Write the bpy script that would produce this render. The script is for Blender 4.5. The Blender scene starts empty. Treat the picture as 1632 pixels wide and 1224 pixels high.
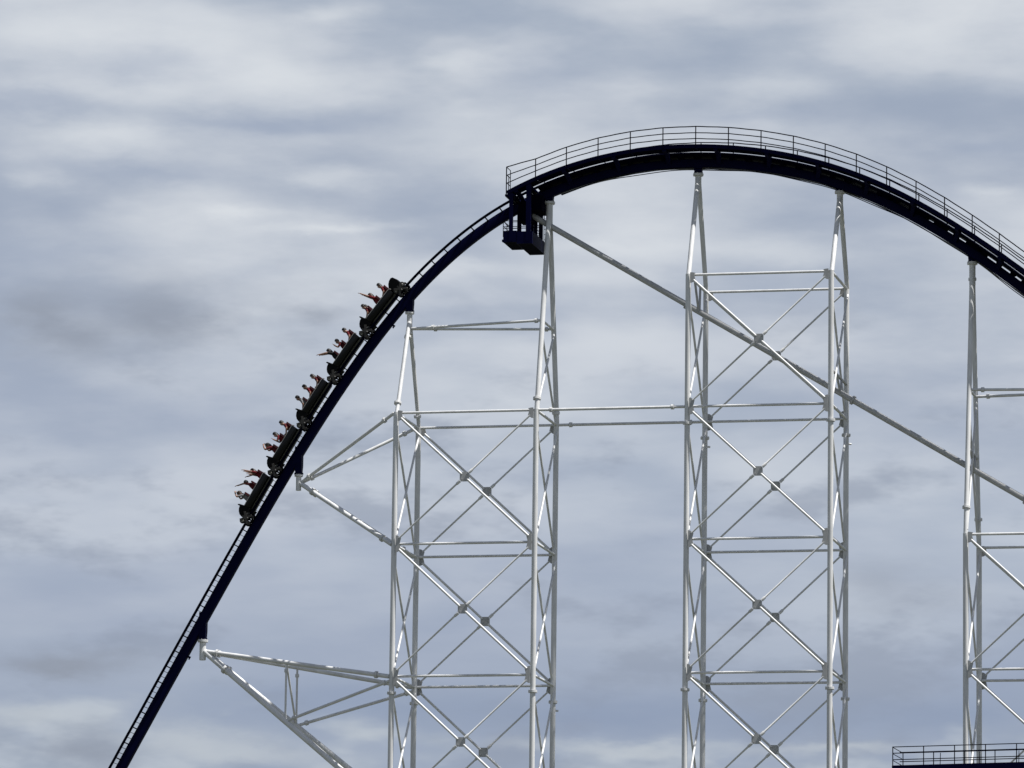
import bpy, bmesh, math, random
from mathutils import Vector, Matrix
R = math.radians
random.seed(11)
sc = bpy.context.scene
COL = sc.collection

# ------------------------------------------------------------------ camera
YAW, PITCH, ROLL, DIST = 0.2190455, 0.1658888, 0.0134034, 280.767
cd = bpy.data.cameras.new('camera')
cam = bpy.data.objects.new('camera', cd)
COL.objects.link(cam)
cd.sensor_fit = 'HORIZONTAL'
cd.sensor_width = 36.0
cd.lens = 8984.5575 / 1632.0 * 36.0
cd.clip_start = 1.0
cd.clip_end = 20000.0
cam.location = (DIST * math.sin(YAW), -DIST * math.cos(YAW), 0.0)
right = Vector((math.cos(YAW), math.sin(YAW), 0.0))
fwd0 = Vector((-math.sin(YAW), math.cos(YAW), 0.0))
fwd = fwd0 * math.cos(PITCH) + Vector((0, 0, 1)) * math.sin(PITCH)
up = right.cross(fwd)
cr, sr = math.cos(ROLL), math.sin(ROLL)
# image x axis / y axis after the small roll of the hand-held phone
ax = right * cr + up * sr
ay = up * cr - right * sr
m = Matrix((ax, ay, -fwd)).transposed().to_4x4()
m.translation = cam.location
cam.matrix_world = m
sc.camera = cam

# ------------------------------------------------------------------ exposure
sc.view_settings.view_transform = 'Standard'
sc.view_settings.look = 'None'
sc.view_settings.exposure = 0.75
sc.view_settings.gamma = 1.0
sc.view_settings.use_curve_mapping = False
sc.cycles.max_bounces = 3
sc.cycles.diffuse_bounces = 2
sc.cycles.glossy_bounces = 1

# ------------------------------------------------------------------ sun + sky
SUN_EL, SUN_AZ = 64.0, -7.5         # azimuth measured from +X towards +Y
sl = bpy.data.lights.new('sun', 'SUN')
sl.energy = 5.0
sl.angle = R(0.53)
sl.color = (1.0, 0.975, 0.94)
so = bpy.data.objects.new('sun', sl)
COL.objects.link(so)
sd = Vector((math.cos(R(SUN_EL)) * math.cos(R(SUN_AZ)), math.cos(R(SUN_EL)) * math.sin(R(SUN_AZ)), math.sin(R(SUN_EL))))
so.rotation_euler = sd.to_track_quat('Z', 'Y').to_euler()
so.location = (40, -40, 120)

w = bpy.data.worlds.new('World')
sc.world = w
w.use_nodes = True
w.cycles.sampling_method = 'MANUAL'
w.cycles.sample_map_resolution = 256
nt = w.node_tree
nt.nodes.clear()
N, L = nt.nodes, nt.links


def nd(kind, **kw):
    n = N.new(kind)
    for k, v in kw.items():
        setattr(n, k, v)
    return n


def mth(op, a, b=None, c=None, clamp=False):
    n = nd('ShaderNodeMath', operation=op, use_clamp=clamp)
    for i, v in enumerate((a, b, c)):
        if v is None:
            continue
        if isinstance(v, (int, float)):
            n.inputs[i].default_value = v
        else:
            L.new(v, n.inputs[i])
    return n.outputs[0]


def smooth(v, lo, hi, a=0.0, b=1.0):
    n = nd('ShaderNodeMapRange', interpolation_type='SMOOTHSTEP')
    L.new(v, n.inputs[0])
    for i, x in enumerate((lo, hi, a, b)):
        n.inputs[i + 1].default_value = x
    return n.outputs[0]


def noise(vec, scale, detail=4.0, rough=0.5, dist=0.0, off=(0, 0, 0), stretch=(1, 1, 1)):
    mp = nd('ShaderNodeMapping')
    mp.inputs['Location'].default_value = off
    mp.inputs['Scale'].default_value = stretch
    L.new(vec, mp.inputs['Vector'])
    n = nd('ShaderNodeTexNoise', noise_dimensions='3D')
    L.new(mp.outputs[0], n.inputs['Vector'])
    n.inputs['Scale'].default_value = scale
    n.inputs['Detail'].default_value = detail
    n.inputs['Roughness'].default_value = rough
    n.inputs['Distortion'].default_value = dist
    return n.outputs['Fac']


def mixc(fac, a, b):
    n = nd('ShaderNodeMix', data_type='RGBA')
    L.new(fac, n.inputs[0]) if not isinstance(fac, (int, float)) else setattr(n.inputs[0], 'default_value', fac)
    for i, v in ((6, a), (7, b)):
        if isinstance(v, tuple):
            n.inputs[i].default_value = (*v, 1)
        else:
            L.new(v, n.inputs[i])
    return n.outputs[2]


sky = nd('ShaderNodeTexSky', sky_type='NISHITA')
sky.sun_disc = False
sky.sun_elevation = R(SUN_EL)
sky.sun_rotation = R(90.0 - SUN_AZ)
sky.altitude = 300
sky.dust_density = 1.5
tc = nd('ShaderNodeTexCoord')
sep = nd('ShaderNodeSeparateXYZ')
L.new(tc.outputs['Generated'], sep.inputs[0])
zc = mth('ADD', mth('MAXIMUM', sep.outputs['Z'], 0.0), 0.15)
# the cloud decks are sheets overhead: project the view ray on to a (gently curved) plane
comb = nd('ShaderNodeCombineXYZ')
L.new(mth('DIVIDE', sep.outputs['X'], zc), comb.inputs[0])
L.new(mth('DIVIDE', sep.outputs['Y'], zc), comb.inputs[1])
P = comb.outputs[0]
big = noise(P, 1.9, 2.0, 0.45, 0.0, (3.1, 1.7, 0))
mid = noise(P, 5.6, 2.2, 0.42, 0.25, (7.3, 2.2, 0))
fin = noise(P, 17.0, 3.0, 0.5, 0.0, (1.3, 5.2, 4))
dens = mth('ADD', mth('ADD', mth('MULTIPLY', big, 0.36), mth('MULTIPLY', mid, 0.52)), mth('MULTIPLY', fin, 0.13))
# seen steeply the sheet has open gaps, seen at a slant they close
slant = smooth(sep.outputs['Z'], 0.22, 0.70)
cover = smooth(mth('SUBTRACT', dens, mth('MULTIPLY', slant, 0.14)), 0.38, 0.52)
wisp = noise(P, 34.0, 4.0, 0.6, 0.0, (4.4, 0.7, 2))
dens = mth('ADD', dens, mth('MULTIPLY', mth('SUBTRACT', wisp, 0.5), 0.07))
lit = smooth(dens, 0.37, 0.66)
thick = mixc(lit, (0.345, 0.402, 0.510), (0.70, 0.733, 0.775))
# lower, farther sky: an evener blue-grey veil
veil = smooth(sep.outputs['Z'], 0.110, 0.215, 1.0, 0.0)
veilc = mixc(smooth(noise(P, 3.0, 4.0, 0.5, 0.0, (2, 9, 1)), 0.32, 0.68), (0.355, 0.412, 0.535), (0.455, 0.515, 0.615))
c1 = mixc(mth('MULTIPLY', veil, 0.70), thick, veilc)
low = smooth(sep.outputs['Z'], 0.100, 0.138, 1.0, 0.0)
c2 = mixc(mth('MULTIPLY', low, 0.75), c1, (0.285, 0.345, 0.465))
# ragged cumulus tops low down
tt = nd('ShaderNodeVectorMath', operation='MULTIPLY')
L.new(tc.outputs['Generated'], tt.inputs[0])
tt.inputs[1].default_value = (1.0, 1.0, 2.6)
cu = noise(tt.outputs[0], 26.0, 4.5, 0.52, 0.0, (0.21, 0.4, 0.16))
cu2 = noise(tt.outputs[0], 60.0, 3.5, 0.6, 0.0, (2.2, 0.4, 0.7))
cutop = mth('MULTIPLY_ADD', mth('SUBTRACT', cu, 0.5), 0.055, 0.1035)
cumask = mth('MULTIPLY', smooth(mth('SUBTRACT', cutop, sep.outputs['Z']), -0.0012, 0.0050), 0.55)
cucol = mixc(smooth(cu2, 0.35, 0.65), (0.38, 0.43, 0.50), (0.57, 0.62, 0.67))
c3 = mixc(cumask, c2, cucol)
# darker scud fragments floating in front of the deck
sn = noise(tt.outputs[0], 24.0, 5.0, 0.6, 0.0, (5.0, 1.2, 2.31))
scud = mth('MULTIPLY', smooth(sn, 0.51, 0.66), smooth(sep.outputs['Z'], 0.15, 0.20, 1.0, 0.0))
c4 = mixc(mth('MULTIPLY', scud, 0.62), c3, (0.29, 0.335, 0.425))
# single clouds: (azimuth from +Y, elevation, half width, half height in degrees, strength)
CLOUDS = {
    'bright': [(-17.43, 13.01, 0.61, 0.22, 0.55), (-16.10, 13.15, 0.80, 0.26, 0.50), (-14.41, 13.21, 0.38, 0.11, 0.50), (-14.82, 12.52, 0.61, 0.18, 0.60), (-13.09, 12.73, 0.41, 0.13, 0.60), (-16.21, 12.38, 0.61, 0.13, 0.45), (-16.72, 11.95, 0.73, 0.18, 0.70), (-14.31, 11.59, 0.54, 0.13, 0.50), (-15.41, 11.22, 0.46, 0.07, 0.75), (-14.46, 11.05, 0.57, 0.07, 0.70), (-13.18, 12.09, 0.73, 0.26, 0.40), (-13.09, 10.63, 0.77, 0.09, 0.50), (-10.05, 12.53, 0.61, 0.15, 0.50), (-8.46, 13.01, 0.67, 0.22, 0.50), (-9.71, 10.88, 0.80, 0.14, 0.50), (-7.55, 11.50, 0.35, 0.08, 0.50), (-11.47, 10.90, 0.70, 0.10, 0.60), (-17.74, 11.47, 0.38, 0.16, 0.40), ],
    'dark': [(-15.04, 12.12, 0.96, 0.11, 0.75), (-16.54, 12.62, 0.77, 0.18, 0.50), (-17.50, 12.24, 0.61, 0.11, 0.60), (-16.32, 11.61, 0.89, 0.09, 0.55), (-12.27, 12.64, 0.54, 0.22, 0.45), (-10.31, 12.21, 0.83, 0.09, 0.45), (-7.71, 11.93, 0.61, 0.11, 0.50), (-8.36, 11.33, 0.67, 0.23, 0.35), (-17.46, 10.75, 0.89, 0.13, 0.35), ],
    'scud': [(-17.35, 9.99, 0.57, 0.32, 0.90), (-16.16, 10.09, 0.51, 0.31, 0.85), (-14.57, 10.19, 0.35, 0.09, 0.60), (-17.06, 6.60, 0.64, 0.13, 1.20), (-8.61, 7.48, 0.54, 0.22, 1.00), (-16.88, 5.72, 0.38, 0.17, 0.80), ],
    'low': [(-17.33, 6.06, 0.70, 0.13, 0.70), (-15.80, 5.83, 0.70, 0.14, 0.75), (-13.95, 5.96, 0.38, 0.10, 0.60), (-11.32, 5.83, 1.15, 0.07, 0.75), (-9.09, 5.81, 0.83, 0.07, 0.60), (-15.03, 5.69, 1.02, 0.10, 0.60), ],
    'blue': [(-11.33, 6.16, 1.66, 0.17, 0.60), (-14.15, 6.31, 1.21, 0.14, 0.50), (-8.13, 6.18, 1.02, 0.17, 0.50), ],
}
wn = nd('ShaderNodeTexNoise', noise_dimensions='3D')
wm = nd('ShaderNodeMapping')
wm.inputs['Scale'].default_value = (1, 1, 2.8)
L.new(tc.outputs['Generated'], wm.inputs['Vector'])
L.new(wm.outputs[0], wn.inputs['Vector'])
wn.inputs['Scale'].default_value = 42.0
wn.inputs['Detail'].default_value = 5.0
wn.inputs['Roughness'].default_value = 0.58
wv = nd('ShaderNodeVectorMath', operation='MULTIPLY_ADD')
L.new(wn.outputs['Color'], wv.inputs[0])
wv.inputs[1].default_value = (0.026, 0.026, 0.0085)
L.new(tc.outputs['Generated'], wv.inputs[2])
wz = nd('ShaderNodeSeparateXYZ')
L.new(wv.outputs[0], wz.inputs[0])


def cloud_mask(items):
    acc = None
    for az, el, hw, hh, st in items:
        ce = math.cos(R(el))
        c = Vector((math.sin(R(az)) * ce, math.cos(R(az)) * ce, math.sin(R(el)))) + Vector((0.013, 0.013, 0.00425))
        e = Vector((math.cos(R(az)), -math.sin(R(az)), 0)) / R(hw)
        dt = nd('ShaderNodeVectorMath', operation='DOT_PRODUCT')
        L.new(wv.outputs[0], dt.inputs[0])
        dt.inputs[1].default_value = e
        a = mth('SUBTRACT', dt.outputs['Value'], e.dot(c))
        k = 1.0 / R(hh)
        b = mth('MULTIPLY_ADD', wz.outputs['Z'], k, -c.z * k)
        q = mth('MULTIPLY_ADD', b, b, mth('MULTIPLY', a, a))
        g = mth('POWER', 0.3679, q)
        acc = mth('MULTIPLY', g, st) if acc is None else mth('MULTIPLY_ADD', g, st, acc)
    return mth('MINIMUM', acc, 1.0)


for kind, colr in (('bright', (0.71, 0.745, 0.785)), ('dark', (0.335, 0.395, 0.515)), ('blue', (0.262, 0.325, 0.455)), ('low', (0.52, 0.565, 0.615)), ('scud', (0.295, 0.332, 0.405))):
    mk = cloud_mask(CLOUDS[kind])
    if kind == 'scud':
        mk = mth('MULTIPLY', mk, smooth(sn, 0.38, 0.56, 0.45, 1.0))
    c4 = mixc(mk, c4, colr)
bg1 = nd('ShaderNodeBackground')
L.new(sky.outputs[0], bg1.inputs[0])
bg1.inputs[1].default_value = 0.05
bg2 = nd('ShaderNodeBackground')
L.new(c4, bg2.inputs[0])
bg2.inputs[1].default_value = 0.595
mx = nd('ShaderNodeMixShader')
L.new(mth('MAXIMUM', cover, smooth(sep.outputs['Z'], 0.20, 0.30, 1.0, 0.0)), mx.inputs[0])
L.new(bg1.outputs[0], mx.inputs[1])
L.new(bg2.outputs[0], mx.inputs[2])
wo = nd('ShaderNodeOutputWorld')
L.new(mx.outputs[0], wo.inputs[0])


# ------------------------------------------------------------------ materials
def mat(name, col, rough=0.5, metal=0.0, spec=0.5, var=0.0, scale=3.0, streak=False, bump=0.0, coat=0.0, ior=1.45):
    mt = bpy.data.materials.new(name)
    mt.use_nodes = True
    t = mt.node_tree
    b = t.nodes['Principled BSDF']
    b.inputs['Base Color'].default_value = (*col, 1)
    b.inputs['Roughness'].default_value = rough
    b.inputs['Metallic'].default_value = metal
    b.inputs['Specular IOR Level'].default_value = spec
    b.inputs['Coat Weight'].default_value = coat
    b.inputs['IOR'].default_value = ior
    if var > 0:
        ge = t.nodes.new('ShaderNodeNewGeometry')
        mp = t.nodes.new('ShaderNodeMapping')
        mp.inputs['Scale'].default_value = (1, 1, 0.25) if streak else (1, 1, 1)
        t.links.new(ge.outputs['Position'], mp.inputs[0])
        nz = t.nodes.new('ShaderNodeTexNoise')
        nz.inputs['Scale'].default_value = scale
        nz.inputs['Detail'].default_value = 6
        nz.inputs['Roughness'].default_value = 0.65
        t.links.new(mp.outputs[0], nz.inputs['Vector'])
        mr = t.nodes.new('ShaderNodeMapRange')
        mr.inputs[1].default_value = 0.3
        mr.inputs[2].default_value = 0.7
        mr.inputs[3].default_value = 1 - var
        mr.inputs[4].default_value = 1 + var
        t.links.new(nz.outputs['Fac'], mr.inputs[0])
        mu = t.nodes.new('ShaderNodeMix')
        mu.data_type = 'RGBA'
        mu.blend_type = 'MULTIPLY'
        mu.inputs[0].default_value = 1
        mu.inputs[6].default_value = (*col, 1)
        t.links.new(mr.outputs[0], mu.inputs[7])
        t.links.new(mu.outputs[2], b.inputs['Base Color'])
        rr = t.nodes.new('ShaderNodeMapRange')
        rr.inputs[3].default_value = max(0.05, rough - 0.1)
        rr.inputs[4].default_value = min(1, rough + 0.12)
        t.links.new(nz.outputs['Fac'], rr.inputs[0])
        t.links.new(rr.outputs[0], b.inputs['Roughness'])
        if bump:
            bp = t.nodes.new('ShaderNodeBump')
            bp.inputs['Strength'].default_value = bump
            bp.inputs['Distance'].default_value = 0.01
            t.links.new(nz.outputs['Fac'], bp.inputs['Height'])
            t.links.new(bp.outputs[0], b.inputs['Normal'])
    return mt


M = dict(
    white=mat('white_painted_steel', (0.52, 0.523, 0.523), 0.40, spec=0.4, var=0.15, scale=1.9, streak=True),
    plate=mat('shaded_white_steel', (0.34, 0.343, 0.343), 0.5, spec=0.2, var=0.12, scale=3.0),  # same white steel, shade on gussets and brace put into its colour
    navy=mat('navy_painted_steel', (0.0014, 0.0018, 0.0190), 0.55, spec=0.5, ior=1.10, var=0.2, scale=2.0),
    dark=mat('dark_navy_steel', (0.0012, 0.0014, 0.006), 0.6, spec=0.5, ior=1.035, var=0.2, scale=3.0),
    grate=mat('walkway_grating', (0.002, 0.0023, 0.008), 0.7, spec=0.5, ior=1.06, var=0.25, scale=6.0),
    cable=mat('grey_conduit', (0.16, 0.165, 0.17), 0.5, spec=0.3, var=0.15, scale=5.0),
    car=mat('black_green_car_paint', (0.0022, 0.0025, 0.0034), 0.34, spec=0.2, var=0.15, scale=3.0),
    hood=mat('black_fibreglass', (0.0015, 0.0015, 0.002), 0.5, spec=0.08, var=0.15, scale=3.0),
    trim=mat('sunlit_grey_trim', (0.20, 0.20, 0.19), 0.5, spec=0.3, var=0.15, scale=8.0),  # grey lightened to paint in the sun along the car's top edge
    bogie=mat('greasy_bogie_steel', (0.026, 0.024, 0.021), 0.55, metal=0.3, var=0.35, scale=9.0),
    tyre=mat('polyurethane_wheel', (0.008, 0.007, 0.006), 0.6, var=0.2, scale=9.0),
    red=mat('dark_red_vinyl', (0.075, 0.005, 0.008), 0.5, var=0.15, scale=6.0),
    ground=mat('grass_ground', (0.055, 0.06, 0.04), 0.9, var=0.35, scale=0.08),
    concrete=mat('concrete_footing', (0.32, 0.31, 0.29), 0.85, var=0.15, scale=1.0),
)
SKIN = [mat('skin_' + n, c, 0.55, var=0.06, scale=12) for n, c in (('light', (0.22, 0.125, 0.09)), ('tan', (0.17, 0.09, 0.058)), ('brown', (0.08, 0.042, 0.028)))]
SHIRT = {n: mat('shirt_' + n, c, 0.85, spec=0.2, var=0.12, scale=14) for n, c in (
    ('maroon', (0.07, 0.008, 0.011)), ('black', (0.010, 0.010, 0.012)), ('grey', (0.16, 0.16, 0.165)), ('white', (0.20, 0.20, 0.20)),
    ('red', (0.10, 0.009, 0.012)), ('navy', (0.012, 0.018, 0.055)))}
PANTS = mat('denim_shorts', (0.02, 0.028, 0.055), 0.85, var=0.15, scale=14)
HAIR = {n: mat('hair_' + n, c, 0.6, var=0.2, scale=30) for n, c in (('black', (0.006, 0.005, 0.005)), ('brown', (0.030, 0.016, 0.009)), ('blond', (0.22, 0.15, 0.07)))}


# ------------------------------------------------------------------ helpers
def mesh_obj(name, bm, material, parent=None, smooth_ang=40):
    me = bpy.data.meshes.new(name)
    bmesh.ops.recalc_face_normals(bm, faces=bm.faces)
    for f in bm.faces:
        f.smooth = True
    for e in bm.edges:
        if len(e.link_faces) == 2:
            if e.calc_face_angle(0) > R(smooth_ang):
                e.smooth = False
        else:
            e.smooth = False
    bm.to_mesh(me)
    bm.free()
    if isinstance(material, (list, tuple)):
        for mm in material:
            me.materials.append(mm)
    else:
        me.materials.append(material)
    o = bpy.data.objects.new(name, me)
    COL.objects.link(o)
    if parent is not None:
        o.parent = parent
    return o


def thing(name, label, cat, loc=(0, 0, 0), group=None):
    o = bpy.data.objects.new(name, None)
    COL.objects.link(o)
    o.empty_display_size = 0.3
    o.location = loc
    o['label'] = label
    o['category'] = cat
    if group:
        o['group'] = group
    return o


def frame(d):
    d = d.normalized()
    a = Vector((0, 0, 1)) if abs(d.z) < 0.9 else Vector((1, 0, 0))
    u = d.cross(a).normalized()
    return u, d.cross(u).normalized()


def lathe(bm, p, q, prof, seg=14, caps=True):
    """revolve (t, r) pairs about the axis p-q; t in metres when >1 or <0 is avoided: t is a 0..1 fraction"""
    p, q = Vector(p), Vector(q)
    u, v = frame(q - p)
    rings = []
    for t, r in prof:
        c = p.lerp(q, t)
        rings.append([bm.verts.new(c + (u * math.cos(2 * math.pi * k / seg) + v * math.sin(2 * math.pi * k / seg)) * r) for k in range(seg)])
    for a, b in zip(rings, rings[1:]):
        for k in range(seg):
            bm.faces.new((a[k], a[(k + 1) % seg], b[(k + 1) % seg], b[k]))
    if caps:
        bm.faces.new(rings[0][::-1])
        bm.faces.new(rings[-1])


def box(bm, lo, hi, mtx=None):
    vs = []
    for x in (lo[0], hi[0]):
        for y in (lo[1], hi[1]):
            for z in (lo[2], hi[2]):
                c = Vector((x, y, z))
                vs.append(bm.verts.new(mtx @ c if mtx else c))
    for f in ((0, 1, 3, 2), (4, 6, 7, 5), (0, 4, 5, 1), (2, 3, 7, 6), (0, 2, 6, 4), (1, 5, 7, 3)):
        bm.faces.new([vs[i] for i in f])


def bevel(bm, w, seg=2):
    bmesh.ops.bevel(bm, geom=[e for e in bm.edges if len(e.link_faces) == 2 and e.calc_face_angle(0) > R(30)], offset=w, segments=seg, affect='EDGES', profile=0.6)


def prism(bm, pts, off, thick):
    """flat polygon pts (3-D) extruded by the vector off*thick (centred)"""
    o = Vector(off) * thick * 0.5
    a = [bm.verts.new(Vector(p) - o) for p in pts]
    b = [bm.verts.new(Vector(p) + o) for p in pts]
    n = len(pts)
    bm.faces.new(a[::-1])
    bm.faces.new(b)
    for i in range(n):
        bm.faces.new((a[i], a[(i + 1) % n], b[(i + 1) % n], b[i]))


def pathtube(bm, pts, r, seg=8):
    pts = [Vector(p) for p in pts]
    rings = []
    for i, p in enumerate(pts):
        d = (pts[min(i + 1, len(pts) - 1)] - pts[max(i - 1, 0)]).normalized()
        s = Vector((0, 1, 0)) if abs(d.y) < 0.8 else Vector((1, 0, 0))
        u = d.cross(s).normalized()
        v = d.cross(u).normalized()
        rings.append([bm.verts.new(p + (u * math.cos(2 * math.pi * k / seg) + v * math.sin(2 * math.pi * k / seg)) * r) for k in range(seg)])
    for a, b in zip(rings, rings[1:]):
        for k in range(seg):
            bm.faces.new((a[k], a[(k + 1) % seg], b[(k + 1) % seg], b[k]))
    bm.faces.new(rings[0][::-1])
    bm.faces.new(rings[-1])


class Thing:
    """a top-level empty at `base`; every part is given in world coordinates"""
    def __init__(self, name, label, cat, base, group=None):
        self.b = Vector(base)
        self.o = thing(name, label, cat, base, group)

    def rel(self, p):
        return Vector(p) - self.b

    def pipe(self, name, p, q, r, material='white', seg=16, prof=None):
        bm = bmesh.new()
        lathe(bm, self.rel(p), self.rel(q), prof or [(0, r), (1, r)], seg)
        return mesh_obj(name, bm, M[material], self.o)

    def flange(self, c, d, r, material='white'):
        d = Vector(d).normalized()
        c = self.rel(c)
        bm = bmesh.new()
        R1 = r * 1.52 + 0.012
        lathe(bm, c - d * 0.058, c + d * 0.058, [(0, r * 1.06), (0.04, R1), (0.44, R1), (0.441, R1 * 0.93), (0.559, R1 * 0.93), (0.56, R1), (0.96, R1), (1, r * 1.06)], 18)
        # bolt heads standing out round the joint
        u, v = frame(d)
        for k in range(8):
            a = 2 * math.pi * k / 8
            b = c + (u * math.cos(a) + v * math.sin(a)) * (R1 * 0.86)
            lathe(bm, b - d * 0.085, b + d * 0.085, [(0, 0.017), (1, 0.017)], 6)
        return mesh_obj('flange', bm, M[material], self.o, 30)

    def box(self, name, lo, hi, material, bev=0.0):
        bm = bmesh.new()
        box(bm, self.rel(lo), self.rel(hi))
        if bev:
            bevel(bm, bev)
        return mesh_obj(name, bm, M[material], self.o)

    def plate(self, name, pts, nrm, thick, material='plate'):
        bm = bmesh.new()
        prism(bm, [self.rel(p) for p in pts], nrm, thick)
        return mesh_obj(name, bm, M[material], self.o)


# ------------------------------------------------------------------ track centre line (X, Z) in the plane Y = 0
Q = [(-20.477, 27.699), (-19.80, 28.95), (-19.10, 30.22), (-18.4, 31.50), (-17.684, 32.80), (-16.981, 34.075), (-16.287, 35.325), (-15.594, 36.572), (-14.896, 37.822), (-14.187, 39.08), (-13.466, 40.346), (-12.734, 41.611), (-11.991, 42.867), (-11.237, 44.109), (-10.468, 45.334), (-9.682, 46.545), (-8.872, 47.741), (-8.035, 48.921), (-7.162, 50.077), (-6.246, 51.199), (-5.28, 52.278), (-4.256, 53.303), (-3.172, 54.262), (-2.027, 55.141), (-0.82, 55.926), (0.45, 56.607), (1.772, 57.182), (3.139, 57.65), (4.538, 58.011), (5.961, 58.267), (7.401, 58.421), (8.853, 58.477), (10.312, 58.439), (11.77, 58.312), (13.217, 58.096), (14.64, 57.794), (16.026, 57.406), (17.367, 56.933), (18.668, 56.379), (19.941, 55.745), (21.194, 55.034), (22.436, 54.252), (23.655, 53.418), (24.84, 52.554), (25.976, 51.681)]
pre, post = [], []
a0 = R(61.0)
for k in range(12, 0, -1):
    pre.append((Q[0][0] - math.cos(a0) * 1.45 * k, Q[0][1] - math.sin(a0) * 1.45 * k))
x, z, a = Q[-1][0], Q[-1][1], 37.6
for k in range(12):
    a = min(40.0, a + 0.5)
    x += math.cos(R(a)) * 1.45
    z -= math.sin(R(a)) * 1.45
    post.append((x, z))
S_OFF = 12 * 1.45
Q = pre + Q + post


def catmull(pts, sub):
    out = []
    for i in range(len(pts) - 1):
        p0, p1, p2, p3 = pts[max(i - 1, 0)], pts[i], pts[i + 1], pts[min(i + 2, len(pts) - 1)]
        for j in range(sub):
            t = j / sub
            out.append(tuple(0.5 * ((2 * p1[k]) + (-p0[k] + p2[k]) * t + (2 * p0[k] - 5 * p1[k] + 4 * p2[k] - p3[k]) * t * t + (-p0[k] + 3 * p1[k] - 3 * p2[k] + p3[k]) * t ** 3) for k in (0, 1)))
    out.append(pts[-1])
    return out


F = catmull(Q, 12)
FS = [0.0]
for p, q in zip(F, F[1:]):
    FS.append(FS[-1] + math.hypot(q[0] - p[0], q[1] - p[1]))
SMAX = FS[-1]


def at(s):
    """point, tangent, normal of the track at arc length s"""
    s = max(0.0, min(SMAX - 1e-4, s))
    lo, hi = 0, len(FS) - 1
    while hi - lo > 1:
        md = (lo + hi) // 2
        if FS[md] <= s:
            lo = md
        else:
            hi = md
    t = (s - FS[lo]) / (FS[lo + 1] - FS[lo])
    p = Vector((F[lo][0] * (1 - t) + F[lo + 1][0] * t, 0, F[lo][1] * (1 - t) + F[lo + 1][1] * t))
    i0, i1 = max(lo - 3, 0), min(lo + 4, len(F) - 1)
    T = Vector((F[i1][0] - F[i0][0], 0, F[i1][1] - F[i0][1])).normalized()
    return p, T, Vector((-T.z, 0, T.x))


def s_of_x(x):
    lo, hi = 0.0, SMAX
    for _ in range(50):
        md = (lo + hi) / 2
        if at(md)[0].x < x:
            lo = md
        else:
            hi = md
    return lo


def pt(s, y, n):
    p, T, Nn = at(s)
    return p + Nn * n + Vector((0, y, 0))


def sweep(bm, prof, s0, s1, step, base):
    """closed (y, n) profile swept along the track"""
    n = max(2, int((s1 - s0) / step))
    rings = []
    for i in range(n + 1):
        s = s0 + (s1 - s0) * i / n
        rings.append([bm.verts.new(pt(s, y, h) - base) for y, h in prof])
    k = len(prof)
    for a, b in zip(rings, rings[1:]):
        for j in range(k):
            bm.faces.new((a[j], a[(j + 1) % k], b[(j + 1) % k], b[j]))
    bm.faces.new(rings[0][::-1])
    bm.faces.new(rings[-1])


def rrect(y0, y1, n0, n1, r, seg=3):
    out = []
    for cx, cy, a in ((y1 - r, n1 - r, 0), (y0 + r, n1 - r, 90), (y0 + r, n0 + r, 180), (y1 - r, n0 + r, 270)):
        for k in range(seg + 1):
            t = R(a + 90 * k / seg)
            out.append((cx + r * math.cos(t), cy + r * math.sin(t)))
    return out


def circ(y, n, r, seg=10):
    return [(y + r * math.cos(2 * math.pi * k / seg), n + r * math.sin(2 * math.pi * k / seg)) for k in range(seg)]


# ------------------------------------------------------------------ ground (below the frame, lights the steel from beneath)
GZ = -1.7
bm = bmesh.new()
g = 9000
n = 24
vs = [[bm.verts.new((-g + 2 * g * i / n, -g + 2 * g * j / n, GZ)) for j in range(n + 1)] for i in range(n + 1)]
for i in range(n):
    for j in range(n):
        bm.faces.new((vs[i][j], vs[i + 1][j], vs[i + 1][j + 1], vs[i][j + 1]))
go = mesh_obj('ground', bm, M['ground'])
go['kind'] = 'structure'

# ------------------------------------------------------------------ support towers
H = 2.41
LV = [51.90 - 6.65 * k for k in range(8)]        # A B C D E ... down to the ground
XB = [-5.40, 1.797, 9.474, 16.681, 23.39, 30.59]
NEAR, FAR = -H, H


def leg_run(T, X, y, k0, flz):
    """a leg from level k0 down to the ground, with bolted flange joints at heights flz"""
    top = LV[k0]
    cuts = [top] + sorted([z for z in flz if z < top], reverse=True) + [GZ]
    T.pipe('leg', (X, y, top + 0.05), (X, y, GZ), 0.138, seg=20)
    for z in cuts[1:-1]:
        T.flange((X, y, z), (0, 0, 1), 0.14)
    T.pipe('footing', (X, y, GZ + 0.35), (X, y, GZ - 0.4), 0.6, 'concrete', 16)


def node_gusset(T, X, y, z, sx, top=True, bot=True):
    """plate welded into the corner between leg, strut and diagonals"""
    a = 0.43 if top else 0.11
    b = 0.43 if bot else 0.11
    pts = [(X + sx * 0.115, y, z + a), (X + sx * 0.22, y, z + a * 0.96), (X + sx * 0.39, y, z + a * 0.66), (X + sx * 0.32, y, z), (X + sx * 0.39, y, z - b * 0.66), (X + sx * 0.22, y, z - b * 0.96), (X + sx * 0.115, y, z - b)]
    yg = 0.15 if y > 0 else -0.15
    T.plate('gusset_plate', [(a_, b_ + yg, c_) for a_, b_, c_ in pts], (0, 1, 0), 0.03)


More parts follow.
